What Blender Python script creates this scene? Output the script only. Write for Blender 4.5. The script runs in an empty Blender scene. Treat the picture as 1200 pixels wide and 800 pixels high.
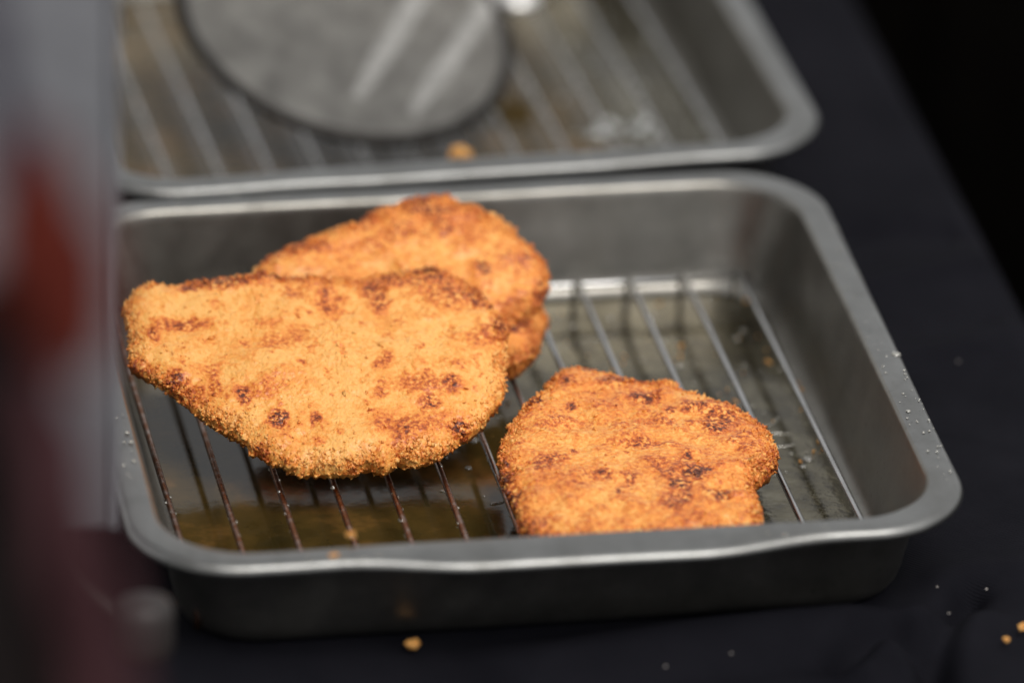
import bpy, math, random
import numpy as np
from mathutils import Matrix, Vector

rnd = random.Random(7)
SC = bpy.context.scene
COL = SC.collection
CM = 0.01

# ------------------------------------------------------------------ camera
CAM_POS = np.array([-0.21376182, -1.84159263, 1.01959488])
CAM_R = np.array([0.98624513, -0.16387196, 0.02159914])
CAM_U = np.array([0.05271231, 0.43567757, 0.89855799])
CAM_F = np.array([0.15665872, 0.8850599, -0.43832295])
FPX = 8202.5
cam = bpy.data.cameras.new("camera")
cam.sensor_width = 36.0
cam.lens = FPX / 1200 * 36
cam.clip_start, cam.clip_end = 0.05, 200
cam.dof.use_dof = True
cam.dof.aperture_fstop = 3.9
cam.dof.aperture_blades = 0
cam.dof.focus_distance = float((np.array([.125, .095, .02]) - CAM_POS) @ CAM_F)
cam_o = bpy.data.objects.new("camera", cam)
COL.objects.link(cam_o)
M = Matrix.Identity(4)
for i in range(3):
    M[i][0], M[i][1], M[i][2], M[i][3] = CAM_R[i], CAM_U[i], -CAM_F[i], CAM_POS[i]
cam_o.matrix_world = M
SC.camera = cam_o

# ------------------------------------------------------------------ light
SUN_EL, SUN_AZ = math.radians(63), math.radians(161)      # azimuth from +Y towards +X
w = bpy.data.worlds.new("World"); SC.world = w; w.use_nodes = True
wn = w.node_tree
sky = wn.nodes.new("ShaderNodeTexSky"); sky.sky_type = 'NISHITA'; sky.sun_disc = False
sky.sun_elevation = SUN_EL; sky.sun_rotation = SUN_AZ; sky.dust_density = 4.0; sky.air_density = 1.0; sky.ozone_density = 1.0
hs = wn.nodes.new("ShaderNodeHueSaturation"); hs.inputs["Saturation"].default_value = 0.12      # overcast: the blue is gone
ov = wn.nodes.new("ShaderNodeMix"); ov.data_type = 'RGBA'; ov.inputs[0].default_value = 0.5; ov.inputs[7].default_value = (5.2, 5.15, 5.05, 1)
wn.links.new(sky.outputs[0], hs.inputs["Color"]); wn.links.new(hs.outputs[0], ov.inputs[6])
wn.links.new(ov.outputs[2], wn.nodes["Background"].inputs[0])
wn.nodes["Background"].inputs[1].default_value = 0.12
sl = bpy.data.lights.new("sun", 'SUN'); sl.energy = 1.2; sl.angle = math.radians(30); sl.color = (1, 0.95, 0.88)
so = bpy.data.objects.new("sun", sl); COL.objects.link(so)
sd = Vector((math.sin(SUN_AZ) * math.cos(SUN_EL), math.cos(SUN_AZ) * math.cos(SUN_EL), math.sin(SUN_EL)))
so.rotation_euler = sd.to_track_quat('Z', 'Y').to_euler()
SC.view_settings.view_transform = 'Standard'
SC.view_settings.look = 'None'
SC.view_settings.exposure = 0.38
SC.render.engine = 'CYCLES'
SC.cycles.use_denoising = True
SC.cycles.max_bounces = 8
SC.cycles.caustics_reflective = False
SC.cycles.caustics_refractive = False

# ------------------------------------------------------------------ helpers
def ray(px, py):
    return CAM_F + CAM_R * ((px - 600) / FPX) - CAM_U * ((py - 400) / FPX)
def at(px, py, z=0.0):                       # point of the plane z (cm) seen at that pixel of the photograph, in cm
    d = ray(px, py); return (CAM_POS + d * ((z * CM - CAM_POS[2]) / d[2])) / CM
def at_y(px, py, y):
    d = ray(px, py); return (CAM_POS + d * ((y * CM - CAM_POS[1]) / d[1])) / CM
def at_d(px, py, dist):                      # at a depth from the camera, metres
    return (CAM_POS + ray(px, py) * dist) / CM
def plane_hit(px, py, p0, n):
    d = ray(px, py); c = CAM_POS / CM
    return c + d * (((p0 - c) @ n) / (d @ n))

def mesh(name, verts, faces, mat, smooth=True, scale=CM):
    me = bpy.data.meshes.new(name)
    v = np.asarray(verts, dtype=np.float64) * scale
    if isinstance(faces, np.ndarray):
        k = faces.shape[1]
        me.vertices.add(len(v)); me.vertices.foreach_set("co", v.astype(np.float32).ravel())
        me.loops.add(faces.size); me.loops.foreach_set("vertex_index", faces.astype(np.int32).ravel())
        me.polygons.add(len(faces)); me.polygons.foreach_set("loop_start", (np.arange(len(faces)) * k).astype(np.int32))
        me.update(calc_edges=True); me.validate()
    else:
        me.from_pydata(v.tolist(), [], [list(f) for f in faces]); me.update()
    if smooth: me.polygons.foreach_set("use_smooth", np.ones(len(me.polygons), dtype=bool))
    if mat: me.materials.append(mat)
    return me
def link(name, me, parent=None):
    o = bpy.data.objects.new(name, me); COL.objects.link(o)
    if parent is not None: o.parent = parent
    return o
def tag(o, label=None, cat=None, group=None, kind=None):
    for k, v in (("label", label), ("category", cat), ("group", group), ("kind", kind)):
        if v: o[k] = v
    return o
def empty(name, loc=(0, 0, 0), rz=0.0):
    o = bpy.data.objects.new(name, None); COL.objects.link(o)
    o.location = [c * CM for c in loc]; o.rotation_euler = (0, 0, rz); o.empty_display_size = 0.02
    return o
def copy_tree(o, parent=None):
    c = o.copy(); COL.objects.link(c)
    if parent is not None: c.parent = parent
    for ch in list(o.children): copy_tree(ch, c)
    return c
def tube(path, r, n=10, closed=False, caps=True):
    P = np.asarray(path, float); m = len(P)
    V = []; F = []
    prev = None
    for i in range(m):
        t = (P[(i + 1) % m] - P[i - 1]) if closed else (P[min(i + 1, m - 1)] - P[max(i - 1, 0)])
        t = t / np.linalg.norm(t)
        if prev is None:
            a = np.array([0, 0, 1.0]) if abs(t[2]) < .9 else np.array([1.0, 0, 0])
        else: a = prev
        u = a - t * (a @ t); u /= np.linalg.norm(u); b = np.cross(t, u); prev = u
        rr = r[i] if hasattr(r, '__len__') else r
        for k in range(n):
            q = 2 * math.pi * k / n
            V.append(P[i] + rr * (math.cos(q) * u + math.sin(q) * b))
    for i in range(m if closed else m - 1):
        for k in range(n):
            a, b2 = i * n + k, i * n + (k + 1) % n
            c, d = ((i + 1) % m) * n + (k + 1) % n, ((i + 1) % m) * n + k
            F.append((a, b2, c, d))
    if caps and not closed:
        F.append(tuple(range(n - 1, -1, -1))); F.append(tuple((m - 1) * n + k for k in range(n)))
    return V, F
def smooth_path(P, k=6, closed=False):
    P = np.asarray(P, float); m = len(P); out = []
    for i in range(m if closed else m - 1):
        if closed: p0, p1, p2, p3 = P[i - 1], P[i], P[(i + 1) % m], P[(i + 2) % m]
        else: p0, p1, p2, p3 = P[max(i - 1, 0)], P[i], P[i + 1], P[min(i + 2, m - 1)]
        for j in range(k):
            t = j / k
            out.append(.5 * (2 * p1 + (p2 - p0) * t + (2 * p0 - 5 * p1 + 4 * p2 - p3) * t * t + (3 * p1 - p0 - 3 * p2 + p3) * t ** 3))
    if not closed: out.append(P[-1])
    return np.array(out)

# numpy noise
def _h(ix, iy, iz, s):
    h = (ix.astype(np.int64) * 374761393 + iy.astype(np.int64) * 668265263 + iz.astype(np.int64) * 2147483647 + s * 974634777) & 0xFFFFFFFF
    h = ((h ^ (h >> 13)) * 1274126177) & 0xFFFFFFFF
    h = ((h ^ (h >> 16)) * 2246822519) & 0xFFFFFFFF
    return ((h ^ (h >> 15)) & 0xFFFFFF) / float(0xFFFFFF)
def vnoise(P, f, s=0):
    Q = P * f + 1000.0; I = np.floor(Q); T = Q - I; T = T * T * (3 - 2 * T); I = I.astype(np.int64)
    out = 0
    for a in (0, 1):
        for b in (0, 1):
            for c in (0, 1):
                wgt = (T[:, 0] if a else 1 - T[:, 0]) * (T[:, 1] if b else 1 - T[:, 1]) * (T[:, 2] if c else 1 - T[:, 2])
                out = out + wgt * _h(I[:, 0] + a, I[:, 1] + b, I[:, 2] + c, s)
    return out * 2 - 1
def worley(P, f, s=0):
    Q = P * f + 1000.0; I = np.floor(Q).astype(np.int64); best = np.full(len(P), 9.0); bid = np.zeros(len(P))
    for a in (-1, 0, 1):
        for b in (-1, 0, 1):
            for c in (-1, 0, 1):
                J = I + np.array([a, b, c])
                d = 0
                for k in range(3):
                    d = d + (J[:, k] + _h(J[:, 0], J[:, 1], J[:, 2], s + 11 + k) - Q[:, k]) ** 2
                m = d < best
                best = np.where(m, d, best); bid = np.where(m, _h(J[:, 0], J[:, 1], J[:, 2], s + 29), bid)
    return np.sqrt(best), bid

# materials
class NT:
    def __init__(self, name):
        self.m = bpy.data.materials.new(name); self.m.use_nodes = True
        self.t = self.m.node_tree; self.b = self.t.nodes["Principled BSDF"]
    def node(self, typ, **kw):
        n = self.t.nodes.new(typ)
        for k, v in kw.items():
            if k in n.inputs: n.inputs[k].default_value = v
            else: setattr(n, k, v)
        return n
    def lk(self, a, b): self.t.links.new(a, b)
    def set(self, **kw):
        for k, v in kw.items():
            self.b.inputs[k.replace('_', ' ')].default_value = (*v, 1) if isinstance(v, tuple) and len(v) == 3 and 'Radius' not in k else v
        return self
    def coord(self, scale=None):
        tc = self.node("ShaderNodeTexCoord")
        if scale is None: return tc.outputs["Object"]
        mp = self.node("ShaderNodeMapping"); mp.inputs["Scale"].default_value = scale
        self.lk(tc.outputs["Object"], mp.inputs["Vector"]); return mp.outputs[0]
    def noise(self, co, scale, detail=4, rough=.6):
        n = self.node("ShaderNodeTexNoise"); n.inputs["Scale"].default_value = scale
        n.inputs["Detail"].default_value = detail; n.inputs["Roughness"].default_value = rough
        self.lk(co, n.inputs["Vector"]); return n.outputs["Fac"]
    def ramp(self, fac, stops):
        r = self.node("ShaderNodeValToRGB"); e = r.color_ramp.elements
        while len(e) < len(stops): e.new(.5)
        for el, (p, c) in zip(e, stops):
            el.position = p; el.color = (*c, 1) if hasattr(c, '__len__') else (c, c, c, 1)
        self.lk(fac, r.inputs[0]); return r.outputs[0]
    def math(self, op, a, b=None, c=None):
        n = self.node("ShaderNodeMath"); n.operation = op
        for i, x in enumerate((a, b, c)):
            if x is None: continue
            if isinstance(x, (int, float)): n.inputs[i].default_value = x
            else: self.lk(x, n.inputs[i])
        return n.outputs[0]
    def mix(self, fac, a, b, blend='MIX'):
        n = self.node("ShaderNodeMix"); n.data_type = 'RGBA'; n.blend_type = blend
        for i, x in ((0, fac), (6, a), (7, b)):
            if isinstance(x, (int, float)): n.inputs[i].default_value = x
            elif isinstance(x, tuple): n.inputs[i].default_value = (*x, 1)
            else: self.lk(x, n.inputs[i])
        return n.outputs[2]
    def bump(self, h, strength=.3, dist=.001):
        n = self.node("ShaderNodeBump"); n.inputs["Strength"].default_value = strength; n.inputs["Distance"].default_value = dist
        self.lk(h, n.inputs["Height"]); self.lk(n.outputs[0], self.b.inputs["Normal"]); return n
    def to(self, out, inp): self.lk(out, self.b.inputs[inp]); return self

def metal(name, col, rough, spots=True, met=1.0):
    k = NT(name); k.set(Metallic=met, Base_Color=col)
    co = k.coord()
    n1 = k.noise(co, 60, 5, .65); n2 = k.noise(co, 900, 3, .6); n4 = k.noise(k.coord((1, .35, 1)), 34, 4, .7)
    c = k.ramp(n1, [(.3, tuple(x * .80 for x in col)), (.7, tuple(min(1, x * 1.14) for x in col))])
    sm = k.ramp(n4, [(.48, 0.0), (.66, 1.0)])                     # greasy, handled patches
    c = k.mix(k.math('MULTIPLY', sm, .28), c, tuple(x * y * .62 for x, y in zip(col, (1, .96, .88))))
    if spots:
        n3 = k.noise(co, 420, 3, .7)
        f = k.ramp(n3, [(.62, 0.0), (.69, 1.0)])
        c = k.mix(k.math('MULTIPLY', f, .35), c, tuple(x * .42 for x in col))
    k.to(c, "Base Color")
    sc_ = k.noise(k.coord((40, 700, 40)), 1.0, 2); sc2 = k.noise(k.coord((600, 50, 50)), 1.0, 2)
    r = k.math('ADD', rough - .13, k.math('MULTIPLY', n1, .16))
    r = k.math('ADD', r, k.math('MULTIPLY', sm, .08))
    k.to(k.math('ADD', r, k.math('MULTIPLY', n2, .06)), "Roughness")
    h = k.math('ADD', k.math('MULTIPLY', n2, .5), n1)
    h = k.math('ADD', h, k.math('MULTIPLY', k.math('ADD', sc_, sc2), .25))
    k.bump(h, .14, .0004)
    return k.m
M_PAN = metal("pan_steel", (.245, .247, .242), .36, met=.95)
M_BASIN = metal("pan_basin_steel", (.25, .241, .22), .36, met=.95)
M_WIRE = metal("rack_wire_steel", (.52, .52, .52), .24)
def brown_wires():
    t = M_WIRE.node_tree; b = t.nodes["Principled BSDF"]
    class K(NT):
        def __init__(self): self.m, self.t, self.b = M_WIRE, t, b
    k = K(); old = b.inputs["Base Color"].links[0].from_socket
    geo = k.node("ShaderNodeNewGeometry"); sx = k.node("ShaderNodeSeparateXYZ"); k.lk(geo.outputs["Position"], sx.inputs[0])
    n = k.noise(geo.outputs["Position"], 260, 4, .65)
    e = k.math('ADD', sx.outputs[0], k.math('MULTIPLY', sx.outputs[1], .55))          # rust-brown tint towards the low left corner
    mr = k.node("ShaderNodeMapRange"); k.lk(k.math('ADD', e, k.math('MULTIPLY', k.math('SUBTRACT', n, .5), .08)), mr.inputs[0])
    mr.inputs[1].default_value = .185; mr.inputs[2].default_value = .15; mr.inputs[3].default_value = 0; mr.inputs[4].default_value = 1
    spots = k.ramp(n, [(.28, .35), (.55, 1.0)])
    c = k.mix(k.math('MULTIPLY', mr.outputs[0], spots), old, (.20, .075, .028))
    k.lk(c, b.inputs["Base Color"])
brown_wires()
M_PANEL = None

def crust(name, bias=0.0, flakes=False):
    k = NT(name); co = k.coord()
    a = k.node("ShaderNodeAttribute", attribute_name="brown").outputs["Fac"]
    cr = k.node("ShaderNodeAttribute", attribute_name="crumb").outputs["Fac"]
    nm = k.noise(co, 260, 3, .6); nf = k.noise(co, 700, 3, .65); nl = k.noise(co, 55, 3, .55)
    v = k.node("ShaderNodeTexVoronoi", feature='F1'); v.inputs["Scale"].default_value = 900; k.lk(co, v.inputs["Vector"])
    vr = k.node("ShaderNodeSeparateColor"); k.lk(v.outputs["Color"], vr.inputs[0])
    n1 = k.noise(co, 400, 4, .62); n2 = k.noise(co, 760, 3, .62)
    # browning gathers in crisp grains: the browner a place, the stronger the grain pattern
    a0 = a
    sc = k.math('MULTIPLY', k.ramp(k.noise(co, 170, 3, .6), [(.57, 0.0), (.68, 1.0)]), .42)     # small toasted spots all over
    a = k.math('MAXIMUM', a, sc)
    amp = k.math('ADD', k.math('MULTIPLY', k.math('MULTIPLY', a, k.math('ADD', a, .45)), 1.25), 0.0 if flakes else .17)
    g = k.math('ADD', k.math('MULTIPLY', k.math('SUBTRACT', n1, .5), 1.45), k.math('MULTIPLY', k.math('SUBTRACT', n2, .5), 2.3))
    g = k.math('ADD', g, k.math('MULTIPLY', k.math('SUBTRACT', vr.outputs[0], .5), .30))
    sv = k.math('ADD', k.math('MULTIPLY', a, .66), k.math('MULTIPLY', g, amp))
    sv = k.math('ADD', sv, k.math('MULTIPLY', k.math('SUBTRACT', nl, .5), .60))
    sv = k.math('ADD', sv, k.math('MULTIPLY', k.math('SUBTRACT', cr, .5), .34 if flakes else .12))
    sv = k.math('ADD', sv, (.09 if flakes else .06) + bias)
    c = k.ramp(sv, [(0.0, (.91, .475, .135)), (.13, (.87, .375, .080)), (.28, (.79, .265, .047)), (.44, (.63, .16, .028)), (.60, (.45, .095, .017)), (.80, (.24, .046, .010)), (1.0, (.09, .02, .006))])
    k.to(c, "Base Color")
    k.set(Roughness=.5, Specular_IOR_Level=.32, Subsurface_Weight=0.0 if flakes else .3, Subsurface_Scale=.0018)
    k.b.inputs["Subsurface Radius"].default_value = (1.0, .6, .35)
    k.set(Coat_Weight=.45 if flakes else .3, Coat_Roughness=.14 if flakes else .2)
    h = k.math('ADD', nf, k.math('MULTIPLY', v.outputs["Distance"], -.8))
    k.bump(h, .6, .0006)
    return k.m
M_CRUST = crust("fried_breadcrumb_crust")
M_FLAKE = crust("fried_breadcrumb_flakes", .0, True)

k = NT("black_cloth")
co = k.coord()
n1 = k.noise(co, 22, 4, .6)
k.to(k.ramp(n1, [(.3, (.0052, .0052, .0076)), (.7, (.0092, .0091, .0125))]), "Base Color")
wv = k.node("ShaderNodeTexWave", wave_type='BANDS', bands_direction='DIAGONAL'); wv.inputs["Scale"].default_value = 330; wv.inputs["Distortion"].default_value = .6
k.lk(co, wv.inputs["Vector"])
k.bump(k.math('ADD', wv.outputs["Fac"], k.noise(co, 1500, 2)), .35, .0005)
k.set(Roughness=.85, Specular_IOR_Level=.05, Sheen_Weight=.0, Sheen_Roughness=.5)
M_CLOTH = k.m

k = NT("dark_ground"); n1 = k.noise(k.coord(), 6, 5)
k.to(k.ramp(n1, [(.3, (.17, .166, .16)), (.7, (.24, .235, .225))]), "Base Color"); k.set(Roughness=.95, Specular_IOR_Level=.1)
M_GROUND = k.m

def oil_mat(name, shift):
    """a deep brown pool in the low left part of the tray, a thin film on bare metal in the rest"""
    k = NT(name); co = k.coord()
    n1 = k.noise(co, 45, 4, .6); n2 = k.noise(co, 240, 3, .55); n3 = k.noise(co, 110, 3, .6)
    sx = k.node("ShaderNodeSeparateXYZ"); k.lk(co, sx.inputs[0])
    e = k.math('ADD', sx.outputs[0], k.math('MULTIPLY', sx.outputs[1], .12))
    e = k.math('ADD', e, k.math('MULTIPLY', k.math('SUBTRACT', n1, .5), .03))
    film = k.node("ShaderNodeMapRange", interpolation_type='SMOOTHSTEP'); k.lk(e, film.inputs[0])
    film.inputs[1].default_value = .150 + shift; film.inputs[2].default_value = .180 + shift
    film = film.outputs[0]
    deep = k.ramp(n1, [(.32, (.035, .025, .007)), (.55, (.075, .046, .012)), (.75, (.19, .095, .025))])
    thin = k.ramp(n3, [(.30, (.036, .027, .010)), (.5, (.085, .070, .033)), (.72, (.155, .135, .082))])
    k.to(k.mix(film, deep, thin), "Base Color")
    k.to(k.math('MULTIPLY', film, .85), "Metallic"); k.set(Roughness=.08, IOR=1.47)
    k.to(k.math('MULTIPLY', film, .5), 'Coat Weight'); k.set(Coat_Roughness=.03, Coat_IOR=1.47, Specular_IOR_Level=.42)
    h = k.math('ADD', k.math('MULTIPLY', n2, .5), n1)
    n5 = k.noise(co, 420, 2, .5)
    h = k.math('ADD', h, k.math('MULTIPLY', film, k.math('MULTIPLY', n5, .9)))
    b = k.bump(k.math('MULTIPLY', h, k.math('ADD', .15, k.math('MULTIPLY', film, .55))), .34, .0010)
    return k.m
M_OIL = oil_mat("frying_oil", 0.0)
M_OIL_FAR = oil_mat("frying_oil_far", .05)

k = NT("clear_oil_drop"); k.set(Base_Color=(.8, .77, .66), Roughness=.10, Coat_Weight=1.0, Coat_IOR=2.2, Transmission_Weight=.75, IOR=1.47, Specular_IOR_Level=.6); M_DROP = k.m
k = NT("foam_bubble"); k.set(Base_Color=(.62, .64, .62), Roughness=.12, Coat_Weight=1.0, Coat_IOR=2.2, Transmission_Weight=.45, IOR=1.4); M_FOAM = k.m
k = NT("pale_crumb"); n1 = k.noise(k.coord(), 700, 2); k.to(k.ramp(n1, [(.3, (.5, .2, .04)), (.7, (.75, .42, .12))]), "Base Color"); k.set(Roughness=.6); M_BIT = k.m
k = NT("lint"); k.set(Base_Color=(.35, .32, .30), Roughness=.9); M_LINT = k.m

# ------------------------------------------------------------------ ground and cloth
gm = mesh("ground", [(-6000, -6000, -75), (6000, -6000, -75), (6000, 6000, -75), (-6000, 6000, -75)], [(0, 1, 2, 3)], M_GROUND, False)
tag(link("ground", gm), kind="structure")

def seg_dist(X, Y, pts):
    best = np.full(X.shape, 1e9)
    for a, b in zip(pts[:-1], pts[1:]):
        d = b - a; t = np.clip(((X - a[0]) * d[0] + (Y - a[1]) * d[1]) / (d @ d), 0, 1)
        best = np.minimum(best, np.hypot(X - a[0] - t * d[0], Y - a[1] - t * d[1]))
    return best
def build_cloth():
    xs = np.concatenate([np.linspace(-80, -4, 30)[:-1], np.linspace(-4, 32.0, 190), 32.0 + np.array([.25, .45, .6, .7, .75])])
    nflat = len(xs)
    drops = np.array([.2, .5, 1, 2, 4, 8, 15, 25, 40, 60])
    ys = np.concatenate([np.linspace(-14, 32, 240), np.linspace(32, 130, 60)[1:]])
    X, Y = np.meshgrid(xs, ys)
    P = np.stack([X.ravel(), Y.ravel(), np.zeros(X.size)], 1)
    Z = (.16 * vnoise(P, .11, 3) + .10 * vnoise(P * np.array([.6, 1.2, 1]), .28, 4) + .03 * vnoise(P, .9, 5)).reshape(X.shape) - .1
    # folds running away from the corner of the front tray
    def px(*q): return [at(a, b, 0)[:2] for a, b in q]
    for pts, wd, am in ((px((1135, 690), (1118, 715), (1100, 745), (1096, 800)), .5, -.8),
                        (px((985, 768), (1005, 750), (1045, 740), (1080, 755), (1092, 790)), .55, -1.0),
                        (px((1010, 790), (1040, 765), (1075, 780)), .7, .45),
                        (px((1060, 690), (1120, 668), (1190, 662)), .9, .3),
                        (px((1010, 335), (1100, 318), (1180, 300)), .9, .5),
                        (px((1050, 420), (1130, 405), (1195, 385)), 1.0, .4),
                        (px((1000, 262), (1070, 258), (1130, 265)), .7, -.5),
                        (px((600, 770), (800, 745), (950, 715)), .8, .22),
                        (px((640, 800), (780, 790), (960, 770)), .8, -.2)):
        pts = [np.array(q) for q in pts]
        Z += am * np.exp(-(seg_dist(X, Y, pts) / wd) ** 2)
    # flat under the trays
    def inside(x0, x1, y0, y1, s):
        return 1 / (1 + np.exp(-(X - x0) / s)) / (1 + np.exp((X - x1) / s)) / (1 + np.exp(-(Y - y0) / s)) / (1 + np.exp((Y - y1) / s))
    m = np.clip(inside(1.0, 25, 2.0, 25.2, .18) + inside(1.5, 27, 28.5, 54, .25), 0, 1)
    Z = np.where(m > .02, np.minimum(Z, 0) * (1 - m) + (-.03) * m + np.maximum(Z, 0) * (1 - m) ** 2, Z)
    # the cloth is ruched up against the front wall towards the right
    hx = np.interp(X, [9, 13, 17.2, 22, 25, 28], [0, .18, .5, .85, .7, 0])
    Z += hx * np.where(Y < 1.0, np.exp(-((Y - 1.0) / 1.5) ** 2), np.exp(-((Y - 1.0) / .28) ** 2))
    # round the table edge
    e = np.clip((X - 31.6) / 1.15, 0, 1); Z = Z * (1 - e) - .7 * (1 - np.sqrt(np.clip(1 - e ** 2, 0, 1)))
    lean = (Y - 28) * .004
    cols = [np.stack([X - lean * np.clip((X - 20) / 12, 0, 1), Y, Z], -1)]
    last = cols[0][:, -1, :]
    extra = []
    for dz in drops:
        wv = .5 * np.sin(ys * .35) * min(1, dz / 15) + .3 * np.sin(ys * .9 + 1) * min(1, dz / 15)
        extra.append(np.stack([last[:, 0] + .1 * min(1, dz) + wv, ys, last[:, 2] - dz], -1))
    G = np.concatenate([cols[0], np.stack(extra, 1)], 1)
    fr = []
    for dz in drops[::-1]:                                   # and down the front of the table
        q = G[0].copy(); q[:, 1] -= min(dz, .6) * .6 + .5 * np.sin(q[:, 0] * .4) * min(1, dz / 15); q[:, 2] -= dz; fr.append(q)
    G = np.concatenate([np.stack(fr, 0), G], 0)
    ny, nx = G.shape[:2]
    idx = np.arange(ny * nx).reshape(ny, nx)
    F = np.stack([idx[:-1, :-1], idx[:-1, 1:], idx[1:, 1:], idx[1:, :-1]], -1).reshape(-1, 4)
    o = link("tablecloth", mesh("tablecloth", G.reshape(-1, 3), F, M_CLOTH))
    tag(o, "black woven cloth with soft creases covering the table under both trays", "tablecloth")
build_cloth()

k = NT("black_curtain_cloth"); n1 = k.noise(k.coord(), 30, 4)
k.to(k.ramp(n1, [(.3, (.010, .008, .007)), (.7, (.017, .014, .011))]), "Base Color"); k.set(Roughness=.95, Specular_IOR_Level=.05)
ys_ = np.linspace(-10, 260, 220); V = []; F = []
for y in ys_:
    x = 47 + 1.2 * math.sin(y * .42) + .7 * math.sin(y * .97 + 1)
    for z in (-75, -50, -25, -8, 4): V.append((x, y, z))
for i in range(len(ys_) - 1):
    for j in range(4): F.append((i * 5 + j, i * 5 + j + 1, i * 5 + j + 6, i * 5 + j + 5))
o = link("curtain", mesh("curtain", V, F, k.m)); md = o.modifiers.new("thickness", 'SOLIDIFY'); md.thickness = .003
tag(o, "black curtain hanging in the dark beyond the right edge of the table", "curtain")

# ------------------------------------------------------------------ trays
HR = 3.7
def rrect(Wd, L, d, R, n=14, m=40):
    """outline of a rounded rectangle at inset d: same vertex count for every d"""
    x0, x1, y0, y1 = d, Wd - d, d, L - d
    pts = []
    for cx, cy, a0, e in ((x1 - R, y0 + R, -90, None), (x1 - R, y1 - R, 0, None), (x0 + R, y1 - R, 90, None), (x0 + R, y0 + R, 180, None)):
        arc = [(cx + R * math.cos(math.radians(a0 + 90 * i / n)), cy + R * math.sin(math.radians(a0 + 90 * i / n))) for i in range(n + 1)]
        pts.append(arc)
    out = []
    for i in range(4):
        out += pts[i]
        a, b = np.array(pts[i][-1]), np.array(pts[(i + 1) % 4][0])
        for j in range(1, m): out.append(tuple(a + (b - a) * j / m))
    return np.array(out)
def sstep(x, a, b):
    t = np.clip((x - a) / (b - a), 0, 1); return t * t * (3 - 2 * t)
def ring(Wd, L, d, z, R, lip, dent=0):
    p = rrect(Wd, L, d, R)
    s = max(0.0, 1 - d / 1.05)
    x = p[:, 0]
    bump = sstep(x, 6.0, 10.4) * (1 - sstep(x, 17.2, 21.6))
    front = p[:, 1] < L * .3
    p[:, 1] -= np.where(front, lip * bump * s, 0)
    zz = np.full(len(p), z)
    if d < .5:
        zz = zz - np.where(front, .05 * bump, 0)
    P = np.column_stack([p, zz])
    n = vnoise(P, .22, 61) * .05 * min(1, 1 + 0 * d)
    P[:, 2] += n * (1 if z > 1 else 0)
    return P
def loft(rings, cap=None):
    n = len(rings[0]); V = np.concatenate(rings); F = []
    for i in range(len(rings) - 1):
        a = i * n + np.arange(n); b = i * n + (np.arange(n) + 1) % n
        F.append(np.stack([a, b, b + n, a + n], 1))
    F = np.concatenate(F).tolist()
    if cap is not None: F.append([cap * n + j for j in range(n)])
    return V, F
def make_tray(Wd=26.0, L=26.5, lip=.62):
    root = empty("roasting_tray")
    Rf = lambda d: 3.35 - .55 * d
    rim_prof = [(.30, HR - .32), (.17, HR - .40), (.06, HR - .38), (.01, HR - .31), (.0, HR - .24), (.015, HR - .17), (.05, HR - .105), (.10, HR - .055), (.17, HR - .02), (.27, HR), (.5, HR - .005), (.8, HR - .012), (.95, HR - .03)]
    bas_in = [(.95, HR - .03), (1.02, HR - .08), (1.07, HR - .18), (1.10, HR - .4), (1.38, 2.4), (1.62, 1.3), (1.72, .9), (1.81, .64), (1.95, .42), (2.15, .27), (2.42, .18), (2.8, .16)]
    bas_out = [(.30, HR - .32), (.9, HR - .22), (1.0, HR - .32), (1.02, HR - .5), (1.29, 2.4), (1.54, 1.2), (1.64, .7), (1.73, .42), (1.86, .2), (2.05, .06), (2.4, .0), (2.8, .0)]
    V, F = loft([ring(Wd, L, d, z, Rf(d), lip) for d, z in rim_prof])
    link("rim", mesh("rim", V, F, M_PAN), root)
    a = [ring(Wd, L, d, z, Rf(d), lip) for d, z in bas_out]; b = [ring(Wd, L, d, z, Rf(d), lip) for d, z in bas_in]
    V1, F1 = loft(a, cap=len(a) - 1); V2, F2 = loft(b, cap=len(b) - 1)
    n = len(V1)
    F = [f[::-1] for f in F1] + [[j + n for j in f] for f in F2]
    link("basin", mesh("basin", np.concatenate([V1, V2]), F, M_BASIN), root)
    return root
tray = make_tray()
tag(tray, "grey metal roasting tray in front holding the three fried cutlets", "roasting tray", "roasting trays side by side")
FAR_ROT = math.radians(2.5)
far = make_tray(lip=.10)
fc = np.array([27.35, 27.95])
far_loc = fc - np.array([26 * math.cos(FAR_ROT), 26 * math.sin(FAR_ROT)])
far.location = (far_loc[0] * CM, far_loc[1] * CM, 0); far.rotation_euler = (0, 0, FAR_ROT)
tag(far, "empty grey metal roasting tray behind, holding the round mesh skimmer", "roasting tray", "roasting trays side by side")

# ------------------------------------------------------------------ oil in the trays
def oil_sheet(seed, x0=2.1, x1=23.95, y0=2.1, y1=24.4, z=.235):
    p = rrect(26.0, 26.5, 0, 2.6)
    p = (p - p.min(0)) / (p.max(0) - p.min(0)) * np.array([x1 - x0, y1 - y0]) + np.array([x0, y0])
    P = np.column_stack([p, np.zeros(len(p))])
    c = np.array([13.0, 13.2, 0])
    off = .16 * vnoise(P, .9, seed) + .12 * vnoise(P, 2.2, seed + 1)
    d = (P - c) / np.linalg.norm(P - c, axis=1)[:, None]
    P = P + d * off[:, None]
    rings = []
    for ins, zz in ((0, .165), (.03, .20), (.09, .225), (.2, z), (.6, z)):
        q = P - d * ins; q[:, 2] = zz; rings.append(q)
    V, F = loft(rings, cap=4)
    return mesh("oil", V, F, M_OIL)
oil = link("oil_pool", oil_sheet(5)); tag(oil, "thin brown frying oil lying on the floor of the front tray", "oil")
m2_ = oil_sheet(15); m2_.materials.clear(); m2_.materials.append(M_OIL_FAR)
oil2 = link("oil_pool", m2_); oil2.location = far.location; oil2.rotation_euler = far.rotation_euler
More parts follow.
